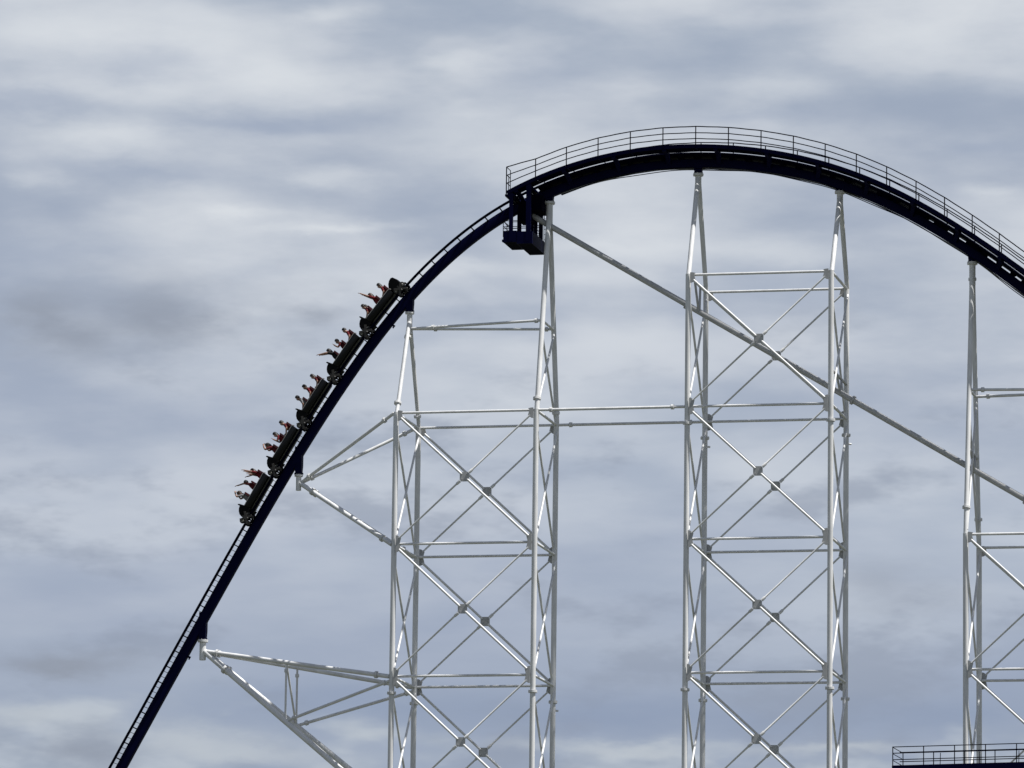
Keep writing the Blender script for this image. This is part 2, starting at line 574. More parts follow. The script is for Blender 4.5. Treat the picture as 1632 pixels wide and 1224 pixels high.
def bay(T, xl, xr, y, zt, zb):
    """one braced panel of a tower face: continuous fall-right diagonal, split rise-right diagonal, centre plate"""
    o = 0.29
    y += 0.15 if y > 0 else -0.15      # the bracing is bolted to the outer side of the legs
    p0, p1 = Vector((xl + o, y, zt - o)), Vector((xr - o, y, zb + o))
    q0, q1 = Vector((xl + o, y, zb + o)), Vector((xr - o, y, zt - o))
    c = (p0 + p1) / 2
    yo = Vector((0, 0, 0))
    d = (p1 - p0).normalized()
    T.pipe('diagonal_brace', p0 + yo, c - d * 0.2 + yo, 0.062, seg=12)
    T.pipe('diagonal_brace', c + d * 0.2 + yo, p1 + yo, 0.062, seg=12)
    for a, b in ((q0, c - (q1 - q0).normalized() * 0.30), (q1, c + (q1 - q0).normalized() * 0.30)):
        ln = (b - a).length
        T.pipe('diagonal_brace', a, b, 0.048, seg=12, prof=[(0, 0.048), (1 - 0.26 / ln, 0.048), (1 - 0.22 / ln, 0.075), (1, 0.08)])
    s, k = 0.235, 0.07
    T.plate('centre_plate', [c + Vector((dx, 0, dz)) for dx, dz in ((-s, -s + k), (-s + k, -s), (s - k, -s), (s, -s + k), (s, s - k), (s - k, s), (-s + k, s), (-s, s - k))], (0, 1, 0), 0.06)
    bm = bmesh.new()
    for dx, dz in ((-1, -1), (1, -1), (1, 1), (-1, 1)):
        e = T.rel(c) + Vector((dx * 0.13, 0, dz * 0.13))
        lathe(bm, e - Vector((0, 0.06, 0)), e + Vector((0, 0.06, 0)), [(0, 0.03), (1, 0.03)], 6)
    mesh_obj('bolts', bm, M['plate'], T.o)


def face_strut(T, xl, xr, y, z, r=0.066):
    T.pipe('strut', (xl + 0.13, y, z), (xr - 0.13, y, z), r, seg=14)


def cross(T, X, zt, zb, yt=H, yb=H):
    """struts and braces between the near and far leg of one bent"""
    T.pipe('cross_brace', (X - 0.065, -yt, zt - 0.25), (X - 0.065, yb, zb + 0.25), 0.058, seg=12)
    T.pipe('cross_brace', (X + 0.065, yt, zt - 0.25), (X + 0.065, -yb, zb + 0.25), 0.058, seg=12)


def tie(T, X, z, y=H, r=0.07):
    T.pipe('cross_strut', (X, -y + 0.1, z), (X, y - 0.1, z), r, seg=14)


def apex(T, X, zfl, zm, k0, r=0.125):
    """post under the track and the pair of legs that spread from it"""
    T.pipe('post', (X, 0, zfl), (X, 0, zm - 0.25), r + 0.035, seg=20)
    T.flange((X, 0, zfl - 0.05), (0, 0, 1), r + 0.04)
    for y in (NEAR, FAR):
        T.pipe('leg', (X, 0.10 * (1 if y > 0 else -1), zm + 0.35), (X, y, LV[k0]), r, seg=20, prof=[(0, r), (1, r * 0.94)])


def tower(name, label, xl, xr, k0, kfl, offs):
    T = Thing(name, label, 'support tower', ((xl + xr) / 2, 0, GZ), 'braced support towers under the track')
    for i, X in enumerate((xl, xr)):
        sx = 1 if i == 0 else -1
        for y in (NEAR, FAR):
            leg_run(T, X, y, k0, [LV[k] + o for k, o in zip(kfl, offs)])
            for k in range(k0, 7):
                node_gusset(T, X, y, LV[k], sx, top=(k > k0), bot=True)
        for k in range(k0, 7):
            tie(T, X, LV[k])
            if k < 6:
                cross(T, X, LV[k], LV[k + 1])
    for y in (NEAR, FAR):
        for k in range(k0, 7):
            face_strut(T, xl, xr, y, LV[k])
            if k < 6:
                bay(T, xl, xr, y, LV[k], LV[k + 1])
    return T


T1 = tower('support_tower', 'white braced steel tower nearest the descending train', XB[0], XB[1], 1, (3, 5), (-0.83, -0.83))
apex(T1, XB[0] + 0.03, 50.85, 49.95, 1, 0.105)
apex(T1, XB[1] + 0.03, 56.32, 55.3, 1, 0.135)
for X, fz in ((XB[0], 45.95), (XB[1], 45.9)):
    top = Vector((X + 0.03, 0, 50.3 if X < 0 else 55.6))
    for y in (NEAR, FAR):
        b = Vector((X, y, LV[1]))
        d = (top - b).normalized()
        T1.flange(b + d * 0.62, d, 0.115 if X < 0 else 0.125)
T1.flange(Vector((XB[0] + 0.02, -0.32, 49.5)), Vector((0, -2.3, -4.7)), 0.105)
# upper struts from the short post to the tall bent
zu = 50.0
fu = (zu - LV[1]) / (55.6 - LV[1])
yu = H * (1 - fu)
for s in (-1, 1):
    a, b = Vector((XB[0] + 0.12, s * 0.06, 49.97)), Vector((XB[1], s * yu, zu))
    T1.pipe('strut', a, b, 0.066, seg=14)
    T1.flange(a.lerp(b, 0.17), b - a, 0.07)
    T1.flange(a.lerp(b, 0.955), b - a, 0.07)
tie(T1, XB[1], zu, yu, 0.06)
cross(T1, XB[1], zu, LV[1], yu, H)
# two pipes that tie this tower to the next one
for y in (NEAR, FAR):
    T1.pipe('link_pipe', (XB[1] + 0.13, y, LV[1]), (XB[2] - 0.13, y, LV[1]), 0.072, seg=14)
    T1.flange((XB[1] + 0.75, y, LV[1]), (1, 0, 0), 0.075)
    T1.flange((XB[2] - 0.75, y, LV[1]), (1, 0, 0), 0.075)

T2 = tower('support_tower', 'tall white braced steel tower under the crest of the hill', XB[2], XB[3], 0, (1, 3, 5), (-0.83, -0.83, -0.83))
apex(T2, XB[2] + 0.01, 57.54, 56.9, 0, 0.125)
apex(T2, XB[3] + 0.03, 56.41, 55.7, 0, 0.125)

T3 = tower('support_tower', 'white braced steel tower cut off by the right edge', XB[4], XB[5], 2, (4, 6), (-0.83, -0.83))
apex(T3, XB[4], 52.61, 51.7, 2, 0.125)
apex(T3, XB[5], 46.85, 46.2, 2, 0.125)
z3 = 46.0
for X, zt in ((XB[4], 51.9),):
    f3 = (z3 - LV[2]) / (zt - LV[2])
    y3 = H * (1 - f3)
    tie(T3, X, z3, y3, 0.06)
    cross(T3, X, z3, LV[2], y3, H)
    for y in (NEAR, FAR):
        b = Vector((X, y, LV[2]))
        d = (Vector((X, 0, zt)) - b).normalized()
        T3.flange(b + d * 1.40, d, 0.125)
    T3.flange((X, 0, 51.75), (0, 0, 1), 0.125)
    for s in (-1, 1):
        a, b = Vector((X, s * y3, z3)), Vector((XB[5], s * 0.3, z3))
        T3.pipe('strut', a, b, 0.072, seg=14)
        T3.flange(a.lerp(b, 0.09), b - a, 0.075)

# side lug posts on the far legs where the photograph shows bolted stubs
for T, X, k in ((T2, XB[3], 1), (T1, XB[1], 3), (T2, XB[2], 1)):
    T.pipe('lug', (X, FAR + 0.1, LV[k] - 1.25), (X + 0.22, FAR + 0.25, LV[k] - 1.25), 0.05, seg=10)

# ------------------------------------------------------------------ outrigger arms that hold the first drop
def arm(label, X, zf, zb, r, targets, rr):
    A = Thing('support_truss', label, 'support truss', (X, 0, zb), 'support trusses reaching out to the drop')
    A.pipe('post', (X, 0, zf), (X, 0, zb), r, seg=20)
    A.flange((X, 0, zf - 0.06), (0, 0, 1), r)
    return A


AX, AZ = -11.03, 42.15
A1 = arm('white forked pipe truss holding the steep drop behind the train', AX, 42.62, 41.78, 0.135, None, None)
for zt, r in ((LV[1], 0.085), (LV[2], 0.118)):
    for y in (NEAR, FAR):
        a, b = Vector((AX + 0.08, 0.02 * (1 if y > 0 else -1), AZ)), Vector((XB[0] - 0.12, y, zt))
        A1.pipe('arm_pipe', a, b, r, seg=16)
        A1.flange(a.lerp(b, 0.14 if zt < 40 else 0.10), b - a, r)
        A1.flange(a.lerp(b, 0.90), b - a, r)

BX, BZ = -15.88, 33.62
A2 = arm('large white pipe truss holding the lowest visible stretch of drop', BX, 34.22, 33.18, 0.165, None, None)
lowp, upp = {}, {}
for zt, r in ((LV[3], 0.112), (LV[4], 0.15)):
    for y in (NEAR, FAR):
        sg = 1 if y > 0 else -1
        a, b = Vector((BX + 0.1, 0.03 * sg, BZ)), Vector((XB[0] - 0.12, y, zt))
        A2.pipe('arm_pipe', a, b, r, seg=16)
        A2.flange(a.lerp(b, 0.115 if zt < 30 else 0.07), b - a, r)
        A2.flange(a.lerp(b, 0.93), b - a, r)
        (upp if zt > 30 else lowp)[sg] = a.lerp(b, 0.447)
for sg in (-1, 1):
    A2.pipe('brace', upp[sg], lowp[sg], 0.055, seg=12)
    A2.flange(upp[sg].lerp(lowp[sg], 0.14), (0, 0, 1), 0.058)
    a, b = lowp[sg], Vector((XB[0] - 0.1, sg * H, LV[3] - 0.22))
    A2.pipe('brace', a, b, 0.078, seg=12)
    A2.flange(a.lerp(b, 0.09), b - a, 0.08)
    A2.flange(a.lerp(b, 0.95), b - a, 0.08)
A2.pipe('brace', upp[-1], lowp[1], 0.055, seg=12)

# ------------------------------------------------------------------ long brace running down between the towers
def bz(x):
    return 54.92 - 0.5985 * (x - 2.14)


LB = Thing('diagonal_brace_pipe', 'long thick grey pipe slanting down rightwards through the towers', 'brace pipe', (0.55, 0, bz(0.55)))
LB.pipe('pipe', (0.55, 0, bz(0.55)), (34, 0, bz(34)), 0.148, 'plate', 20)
bdir = Vector((1, 0, -0.5985)).normalized()
for x in (8.95, 17.4, 26.05):
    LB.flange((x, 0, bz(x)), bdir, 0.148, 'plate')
for X, zc in ((XB[2], LV[0] - 0.02), (XB[3], bz(XB[3]) + 0.78), (XB[4], bz(XB[4]) + 0.78)):
    if X != XB[2]:
        yy = H if zc < LV[0] and X != XB[4] else H * (1 - max(0, (zc - LV[2])) / (51.9 - LV[2])) if X == XB[4] else H
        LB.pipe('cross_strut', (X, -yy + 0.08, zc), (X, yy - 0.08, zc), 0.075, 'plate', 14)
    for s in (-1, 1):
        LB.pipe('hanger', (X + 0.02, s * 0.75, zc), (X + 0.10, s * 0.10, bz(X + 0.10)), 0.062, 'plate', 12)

# ------------------------------------------------------------------ track
SP_TOP, SP_BOT = -0.190, -0.625
G = 0.535
tb = Vector((XB[1], 0, 56.5))
TR = thing('coaster_track', 'dark navy steel roller coaster track curving over the hill and down the drop', 'track', tb)
bm = bmesh.new()
sweep(bm, rrect(-0.215, 0.215, SP_BOT, SP_TOP, 0.06), 0, SMAX - 0.01, 0.35, tb)
mesh_obj('spine', bm, M['navy'], TR, 50)
for s in (-1, 1):
    bm = bmesh.new()
    sweep(bm, circ(s * G, 0, 0.070, 12), 0, SMAX - 0.01, 0.30, tb)
    mesh_obj('rail', bm, M['dark'], TR)
# ties: one mesh shared by all (flat bar with two upturned ends welded to the rails)
def tie_mesh(name, hw, n0, n1, wide):
    bm = bmesh.new()
    pts = [(-G - 0.02, 0.0), (-G - 0.02, -0.085), (-0.20, n0), (0.20, n0), (G + 0.02, -0.085), (G + 0.02, 0.0), (G - 0.05, -0.045), (0.17, n1), (-0.17, n1), (-G + 0.05, -0.045)]
    prism(bm, [Vector((0, y, n)) for y, n in pts], (1, 0, 0), wide)
    return mesh_obj(name, bm, M['dark'], TR)


def place(o, s, y=0.0, n=0.0, base=None):
    p, T, Nn = at(s)
    mm = Matrix((T, Vector((0, 1, 0)), Nn)).transposed().to_4x4()
    mm.translation = p + Nn * n + Vector((0, y, 0)) - (base if base is not None else Vector())
    o.matrix_local = mm


S_CREST = s_of_x(0.3)
proto = tie_mesh('tie', 0.05, -0.24, -0.12, 0.055)
wide_tie = tie_mesh('tie', 0.05, -0.26, -0.08, 0.15)
place(wide_tie, S_CREST + 1.3, base=tb)
first = True
s = 0.4
while s < SMAX - 0.3:
    o = proto if first else (wide_tie if s > S_CREST + 1.5 else proto).copy()
    if not first:
        COL.objects.link(o)
        o.parent = TR
    place(o, s, base=tb)
    first = False
    s += 0.88
# lighter rungs between them on the steep straight (brake fin bolts)
bm = bmesh.new()
box(bm, (-0.012, -G, -0.035), (0.012, G, -0.012))
thin = mesh_obj('rung', bm, M['dark'], TR)
first = True
s = 0.4
k = 0
while s < S_OFF + 21:
    for j in (1, 2):
        o = thin if first else thin.copy()
        if not first:
            COL.objects.link(o)
            o.parent = TR
        place(o, s + 0.293 * j, base=tb)
        first = False
    s += 0.88
# chain trough of the lift hill
bm = bmesh.new()
sweep(bm, rrect(-0.44, 0.44, -0.09, 0.03, 0.02), s_of_x(1.3), s_of_x(17.4), 0.4, tb)
mesh_obj('chain_trough', bm, M['dark'], TR)
bm = bmesh.new()
sweep(bm, rrect(-0.44, 0.44, -0.07, 0.0, 0.02), s_of_x(17.4) + 0.01, SMAX - 0.05, 0.4, tb)
mesh_obj('chain_trough', bm, M['dark'], TR)
# stiffener cabinets between the rails that break the light slot up
bm = bmesh.new()
box(bm, (-0.36, -0.30, -0.23), (0.36, 0.30, 0.05))
cab = mesh_obj('chain_guide', bm, M['dark'], TR)
first = True
for xx in (19.0, 20.9, 21.9, 23.5, 27.2, 29.7):
    o = cab if first else cab.copy()
    if not first:
        COL.objects.link(o)
        o.parent = TR
    place(o, s_of_x(xx), base=tb)
    first = False
# saddles from spine to support flanges
for X, zf, wd in ((XB[0] + 0.03, 50.85, 0.38), (XB[1] + 0.03, 56.32, 0.42), (XB[2] + 0.01, 57.54, 0.42), (XB[3] + 0.03, 56.41, 0.42), (XB[4], 52.61, 0.42), (XB[5], 46.85, 0.42), (AX, 42.62, 0.36), (BX, 34.22, 0.36)):
    rz = at(s_of_x(X))[0].z
    bm = bmesh.new()
    h = wd / 2
    zt = rz - 0.45
    c = Vector((X, 0, 0)) - tb
    vs = []
    for zz, hx, hy in ((zf + 0.03, h * 0.86, 0.16), (zf + 0.42, h, 0.18), (zt, h, 0.20)):
        if vs and zz <= zf + 0.1:
            continue
        vs.append([bm.verts.new(c + Vector((sx * hx, sy * hy, zz))) for sx, sy in ((-1, -1), (1, -1), (1, 1), (-1, 1))])
    for a, b in zip(vs, vs[1:]):
        for j in range(4):
            bm.faces.new((a[j], a[(j + 1) % 4], b[(j + 1) % 4], b[j]))
    bm.faces.new(vs[0][::-1])
    bm.faces.new(vs[-1])
    mesh_obj('saddle', bm, M['navy'], TR)
    bm = bmesh.new()
    lathe(bm, Vector((X, 0, zf - 0.02)) - tb, Vector((X, 0, zf + 0.06)) - tb, [(0, 0.235), (1, 0.235)], 16)
    mesh_obj('saddle_flange', bm, M['navy'], TR)
# lugs where spine sections are bolted together
for xx in (-17.2, -11.75, -6.75):
    ss = s_of_x(xx)
    bm = bmesh.new()
    p, T, Nn = at(ss)
    b = Matrix((T, Vector((0, 1, 0)), Nn)).transposed().to_4x4()
    b.translation = p - tb
    box(bm, (-0.05, -0.06, SP_BOT - 0.12), (0.05, 0.06, SP_BOT + 0.02), b)
    lathe(bm, b @ Vector((-0.12, 0, SP_BOT - 0.12)), b @ Vector((0.06, 0, SP_BOT - 0.12)), [(0, 0.04), (1, 0.04)], 8)
    mesh_obj('lug', bm, M['navy'], TR)
# loose conduit slung under the crest
random.seed(5)
sup = [s_of_x(x) for x in (2.2, 9.2, 9.8, 16.4, 17.0, 23.1, 23.7, 27.5)]
for y, r, dep, mm in ((-0.10, 0.028, 0.055, 'cable'), (0.06, 0.022, 0.10, 'dark'), (-0.17, 0.018, 0.085, 'dark')):
    pts = []
    s0, s1 = sup[0], SMAX - 2
    n = 150
    for i in range(n + 1):
        ss = s0 + (s1 - s0) * i / n
        wob = 0.5 + 0.5 * math.sin(ss * 1.05 + y * 20) * math.sin(ss * 0.43 + 1 + y * 9)
        pts.append(pt(ss, y + 0.03 * math.sin(ss * 0.8), SP_BOT - 0.03 - dep * wob) - tb)
    bm = bmesh.new()
    pathtube(bm, pts, r, 8)
    mesh_obj('conduit', bm, M[mm], TR)

# ------------------------------------------------------------------ walkways beside the lift hill
def walkway(label, yi, yo, n0, fas, x0, npost, posth, rails, endgate):
    s_a = s_of_x(x0)
    base = pt(s_a, yi, 0)
    W = thing('walkway', label, 'walkway', base, 'catwalks either side of the lift track')
    sg = 1 if yo > yi else -1
    step = 1.655
    nseg = int((SMAX - s_a - 0.4) / step)
    ylo, yhi = min(yi, yo), max(yi, yo)
    for i in range(nseg):
        a, b = s_a + i * step + 0.012, s_a + (i + 1) * step - 0.012
        bm = bmesh.new()
        sweep(bm, [(ylo, n0), (yhi, n0), (yhi, n0 + 0.05), (ylo, n0 + 0.05)], a, b, 0.55, base)
        mesh_obj('deck_panel', bm, M['grate'], W)
    # outer channel and inner stringer
    bm = bmesh.new()
    sweep(bm, [(yo, n0 - 0.004), (yo + sg * 0.05, n0 - 0.004), (yo + sg * 0.05, n0 + fas), (yo, n0 + fas)], s_a, s_a + nseg * step, 0.4, base)
    mesh_obj('fascia', bm, M['navy'], W)
    bm = bmesh.new()
    sweep(bm, [(yi - sg * 0.05, n0 - 0.012), (yi, n0 - 0.012), (yi, n0 + 0.10), (yi - sg * 0.05, n0 + 0.10)], s_a, s_a + nseg * step, 0.4, base)
    mesh_obj('stringer', bm, M['navy'], W)
    # posts (plumb) and hand rails
    ypost = yo + sg * 0.075
    tops = []
    pm = None
    for i in range(nseg + 1):
        p = pt(s_a + i * step + (0.03 if i == 0 else 0), ypost, n0 + fas)
        tops.append(p)
        if pm is None:
            bm = bmesh.new()
            lathe(bm, (0, 0, -fas * 0.9), (0, 0, posth), [(0, 0.028), (1, 0.028)], 8)
            o = pm = mesh_obj('post', bm, M['dark'], W)
        else:
            o = pm.copy()
            o.scale = (1, 1, 1)
            COL.objects.link(o)
            o.parent = W
        o.location = p - base
        if i == 0 and endgate:
            o.scale = (1, 1, 1 + 0.32 / posth)
            pm_first = o
    for h in rails:
        pts = []
        for i in range(nseg * 6 + 1):
            p = pt(s_a + 0.03 + (nseg * step - 0.03) * i / (nseg * 6), ypost, n0 + fas)
            sag = -0.012 * abs(math.sin(math.pi * i / 6)) + 0.004 * math.sin(i * 1.7 + h * 9)
            lift = 0.32 * max(0.0, 1 - i / 6.0) if endgate else 0.0     # the end bay is level
            pts.append(p + Vector((0, 0, h * (posth + lift) + sag)) - base)
        bm = bmesh.new()
        pathtube(bm, pts, 0.025 if h < 0.99 else 0.028, 8)
        mesh_obj('handrail', bm, M['dark'], W)
    # outriggers carrying the deck
    om = None
    s = s_a + 0.45
    while s < SMAX - 1.5:
        if om is None:
            bm = bmesh.new()
            ya, yb = (sg * 0.19, yo)
            pts = [(ya, -0.52), (ya, -0.18), (sg * 0.45, n0 - 0.005), (yo, n0 - 0.005), (yo, n0 - 0.10), (sg * 0.75, n0 - 0.16)]
            prism(bm, [Vector((0, y, n)) for y, n in pts], (1, 0, 0), 0.20)
            o = om = mesh_obj('outrigger', bm, M['navy'], W)
        else:
            o = om.copy()
            COL.objects.link(o)
            o.parent = W
        place(o, s, base=base)
        s += 2.62
    if endgate:
        # end rails closing the walkway off
        p0 = tops[0]
        posth += 0.32
        for h in (0.34, 0.67, 1.0):
            bm = bmesh.new()
            pts = [p0 + Vector((0.0, 0, posth * h)), p0 + Vector((0.02, -sg * 0.35, posth * h - 0.02)), p0 + Vector((0.03, -sg * abs(yo - yi) * 0.98, posth * h - 0.03))]
            pathtube(bm, [q - base for q in pts], 0.02, 8)
            mesh_obj('end_rail', bm, M['dark'], W)
        for yy, hh in ((-sg * abs(yo - yi) * 0.98, 0.97), (-sg * 0.4, 0.7)):
            bm = bmesh.new()
            q = p0 + Vector((0.03, yy, 0)) - base
            lathe(bm, q + Vector((0, 0, -0.2)), q + Vector((0, 0, posth * hh)), [(0, 0.02), (1, 0.02)], 8)
            mesh_obj('post', bm, M['dark'], W)
    return W, tops


W1, t1 = walkway('dark navy catwalk with handrail on the camera side of the crest', -0.70, -1.50, 0.088, 0.187, 0.02, 0, 0.90, (0.31, 0.645, 1.0), True)
W2, t2 = walkway('dark catwalk with lower handrail on the far side of the crest', 0.72, 1.72, 0.02, 0.16, 1.2, 0, 0.88, (0.5, 1.0), False)

# ------------------------------------------------------------------ maintenance platform hanging below the catwalk end
PB = Vector((0.5, 0, 54.0))
PF = Thing('maintenance_platform', 'dark navy hanging maintenance cage below the left end of the catwalk', 'platform', PB)
x0, xm, x1 = -0.22, 0.46, 1.24


def tray(name, xa, xb, ya, yb, z0, zh):
    t = 0.035
    PF.box(name, (xa, ya, z0), (xb, yb, z0 + 0.06), 'dark')
    PF.box('side_panel', (xa, ya - t, z0 - 0.004), (xb, ya - 0.002, z0 + zh), 'navy')
    PF.box('side_panel', (xa, yb + 0.002, z0 - 0.004), (xb, yb + t, z0 + zh), 'navy')
    PF.box('side_panel', (xa - t, ya - t, z0 - 0.006), (xa - 0.002, yb + t, z0 + zh), 'navy')
    PF.box('side_panel', (xb + 0.002, ya - t, z0 - 0.006), (xb + t, yb + t, z0 + zh), 'navy')


tray('floor_tray', x0 + 0.03, xm - 0.04, -1.46, 0.60, 54.02, 0.58)
tray('floor_tray', xm + 0.05, x1, -1.46, 1.62, 53.93, 0.62)
PF.box('bumper', (x0 - 0.07, -1.5, 54.05), (x0 - 0.008, -1.2, 54.16), 'navy')
for X, y, wd, zt in ((0.16, -1.44, 0.095, 56.55), (1.06, -1.44, 0.125, 57.0), (0.16, 0.50, 0.10, 56.2), (1.02, 0.50, 0.08, 56.4), (1.06, 1.52, 0.10, 57.0), (0.62, 1.52, 0.07, 56.6)):
    PF.box('column', (X - wd, y - 0.07, 54.08), (X + wd, y + 0.07, zt), 'navy', 0.015)
for y in (-1.44, 0.5):
    for zz in (54.72, 54.82, 55.12, 55.45):
        PF.pipe('guard_rail', (x0, y, zz), (x1, y, zz), 0.017, 'dark', 8)
for X in (x0 - 0.02, x1 + 0.01):
    for zz in (54.85, 55.12):
        PF.pipe('guard_rail', (X, -1.44, zz), (X, 0.55, zz), 0.018, 'dark', 8)
for y in (-1.44, -0.6, 0.5):
    PF.pipe('guard_post', (x0 - 0.02, y, 54.3), (x0 - 0.02, y, 55.14), 0.02, 'dark', 8)
PF.pipe('guard_rail', (x0 - 0.02, -1.44, 55.12), (x0 + 0.28, -1.0, 54.75), 0.018, 'dark', 8)
# beams from the catwalk
PF.box('hanger_beam', (-0.16, -1.52, 56.38), (0.34, 1.60, 56.48), 'navy')
PF.box('hanger_beam', (0.92, -1.52, 56.78), (1.20, 1.60, 56.90), 'navy')
PF.box('drive_box', (0.34, -0.62, 55.28), (0.98, 0.62, 56.28), 'dark', 0.04)
PF.box('drive_box', (1.0, -0.95, 55.75), (1.62, 0.7, 56.48), 'dark', 0.04)
# access ladder on the far side
for X in (1.22, 1.40):
    PF.pipe('ladder_rail', (X, 1.55, 54.0), (X, 1.55, 56.75), 0.02, 'dark', 8)
for k in range(10):
    PF.pipe('rung', (1.22, 1.55, 54.15 + 0.27 * k), (1.40, 1.55, 54.15 + 0.27 * k), 0.014, 'dark', 6)

# ------------------------------------------------------------------ service deck low on the right
DB = Vector((24, -7, 26.7))
DK = Thing('service_deck', 'flat dark service deck with handrails at the bottom right corner', 'walkway', DB)
xa, xb_ = 20.62, 38.0
sl_ = 0.019


def dz(x):
    return 26.66 + sl_ * (x - 20.66)


k = 0
xx = xa
while xx < xb_ - 1:
    bm = bmesh.new()
    prism(bm, [Vector((xx + 0.01, -6.85, dz(xx))) - DB, Vector((xx + 1.49, -6.85, dz(xx + 1.49))) - DB, Vector((xx + 1.49, -6.85, dz(xx + 1.49) + 0.07)) - DB, Vector((xx + 0.01, -6.85, dz(xx) + 0.07)) - DB], (0, 1, 0), 2.3)
    mesh_obj('deck_panel', bm, M['grate'], DK.o)
    xx += 1.5
for y in (-8.03, -5.67):
    bm = bmesh.new()
    prism(bm, [Vector((xa, y, dz(xa) - 0.30)) - DB, Vector((xb_, y, dz(xb_) - 0.30)) - DB, Vector((xb_, y, dz(xb_) + 0.05)) - DB, Vector((xa, y, dz(xa) + 0.05)) - DB], (0, 1, 0), 0.05)
    mesh_obj('side_beam', bm, M['navy'], DK.o)
    xx = xa + (0.04 if y < -7 else 0.18)
    while xx < xb_:
        DK.pipe('post', (xx, y, dz(xx) + 0.02), (xx, y, dz(xx) + 0.95), 0.024, 'dark', 8)
        xx += 1.485
    for h in (0.34, 0.65, 0.95) if y < -7 else (0.48, 0.93):
        DK.pipe('handrail', (xa + 0.02, y, dz(xa) + h), (xb_, y, dz(xb_) + h), 0.022, 'dark', 8)
for h in (0.3, 0.62, 0.93):
    DK.pipe('end_rail', (xa + 0.05, -8.03, dz(xa) + h), (xa + 0.12, -5.67, dz(xa) + h), 0.018, 'dark', 8)
for i, xx in enumerate((22.6, 24.5, 26.4, 28.3)):
    DK.pipe('stay', (xx, -5.7, dz(xx) + 0.04), (xx - 0.05, -5.2, dz(xx) + 0.9), 0.018, 'dark', 8)
for xx in (23.0, 30.0, 37.0):
    for y in (-7.9, -5.8):
        DK.pipe('column', (xx, y, dz(xx) - 0.28), (xx, y, GZ), 0.15, 'white', 16)

# ------------------------------------------------------------------ train
BOG0, PITCH_CAR = S_OFF + 14.40, 2.808
ORD = ['lowest', 'second lowest', 'middle', 'second highest', 'highest']
ROWN = ['front', 'middle', 'rear']


def mb(bm, fn):
    for v in bm.verts:
        v.co = fn(v.co)


def hood_bm(scale=1.0):
    """rounded nose cowl; side outline in (s, n), narrowed towards the nose"""
    prof = [(0.02, 0.08), (0.02, 0.50), (-0.05, 0.70), (-0.14, 0.745), (-0.28, 0.715), (-0.42, 0.635), (-0.53, 0.52), (-0.575, 0.40), (-0.55, 0.28), (-0.42, 0.21), (-0.22, 0.12)]
    ys = [(-0.62, 0.86), (-0.56, 0.96), (-0.40, 1.0), (0, 1.03), (0.40, 1.0), (0.56, 0.96), (0.62, 0.86)]
    bm = bmesh.new()
    rings = []
    cs, cn = -0.2, 0.42
    for y, k in ys:
        rings.append([bm.verts.new((cs + (a - cs) * k * scale, y, cn + (b - cn) * k)) for a, b in prof])
    for a, b in zip(rings, rings[1:]):
        for j in range(len(prof)):
            bm.faces.new((a[j], a[(j + 1) % len(prof)], b[(j + 1) % len(prof)], b[j]))
    bm.faces.new(rings[0][::-1])
    bm.faces.new(rings[-1])
    return bm


PROTO = {}


def build_car_meshes():
    d = {}
    # tub: U-section, outer skin with rolled lower edge
    outer = [(-0.64, 0.490), (-0.66, 0.40), (-0.655, 0.32), (-0.62, 0.22), (-0.56, 0.165), (-0.46, 0.145), (0.34, 0.145), (0.48, 0.165), (0.60, 0.22), (0.65, 0.32), (0.66, 0.40), (0.64, 0.490)]
    inner = [(0.575, 0.490), (0.585, 0.34), (0.50, 0.225), (-0.50, 0.225), (-0.585, 0.34), (-0.575, 0.490)]
    prof = outer + inner
    bm = bmesh.new()
    rings = []
    for s, dz_, k in ((0.0, 0.02, 0.97), (0.04, 0.0, 1.0), (0.9, 0.0, 1.0), (1.82, 0.0, 1.0), (1.90, 0.02, 0.96)):
        rings.append([bm.verts.new((s, y * k, n + dz_)) for y, n in prof])
    for a, b in zip(rings, rings[1:]):
        for j in range(len(prof)):
            bm.faces.new((a[j], a[(j + 1) % len(prof)], b[(j + 1) % len(prof)], b[j]))
    bm.faces.new(rings[0][::-1])
    bm.faces.new(rings[-1])
    d['body'] = (bm, 'car')
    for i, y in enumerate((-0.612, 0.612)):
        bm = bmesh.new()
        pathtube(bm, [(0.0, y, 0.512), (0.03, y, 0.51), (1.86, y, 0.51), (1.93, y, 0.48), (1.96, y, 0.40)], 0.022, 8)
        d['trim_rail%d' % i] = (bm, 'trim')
    bm = bmesh.new()
    box(bm, (1.84, -0.57, 0.24), (1.89, 0.57, 0.44))
    d['rear_panel'] = (bm, 'hood')
    d['hood'] = (hood_bm(), 'hood')
    bm = bmesh.new()
    pathtube(bm, [(-0.03, -0.60, 0.52), (-0.09, -0.62, 0.78), (-0.115, -0.56, 0.835), (-0.115, 0.56, 0.835), (-0.09, 0.62, 0.78), (-0.03, 0.60, 0.52)], 0.028, 8)
    d['grab_bar'] = (bm, 'hood')
    return d


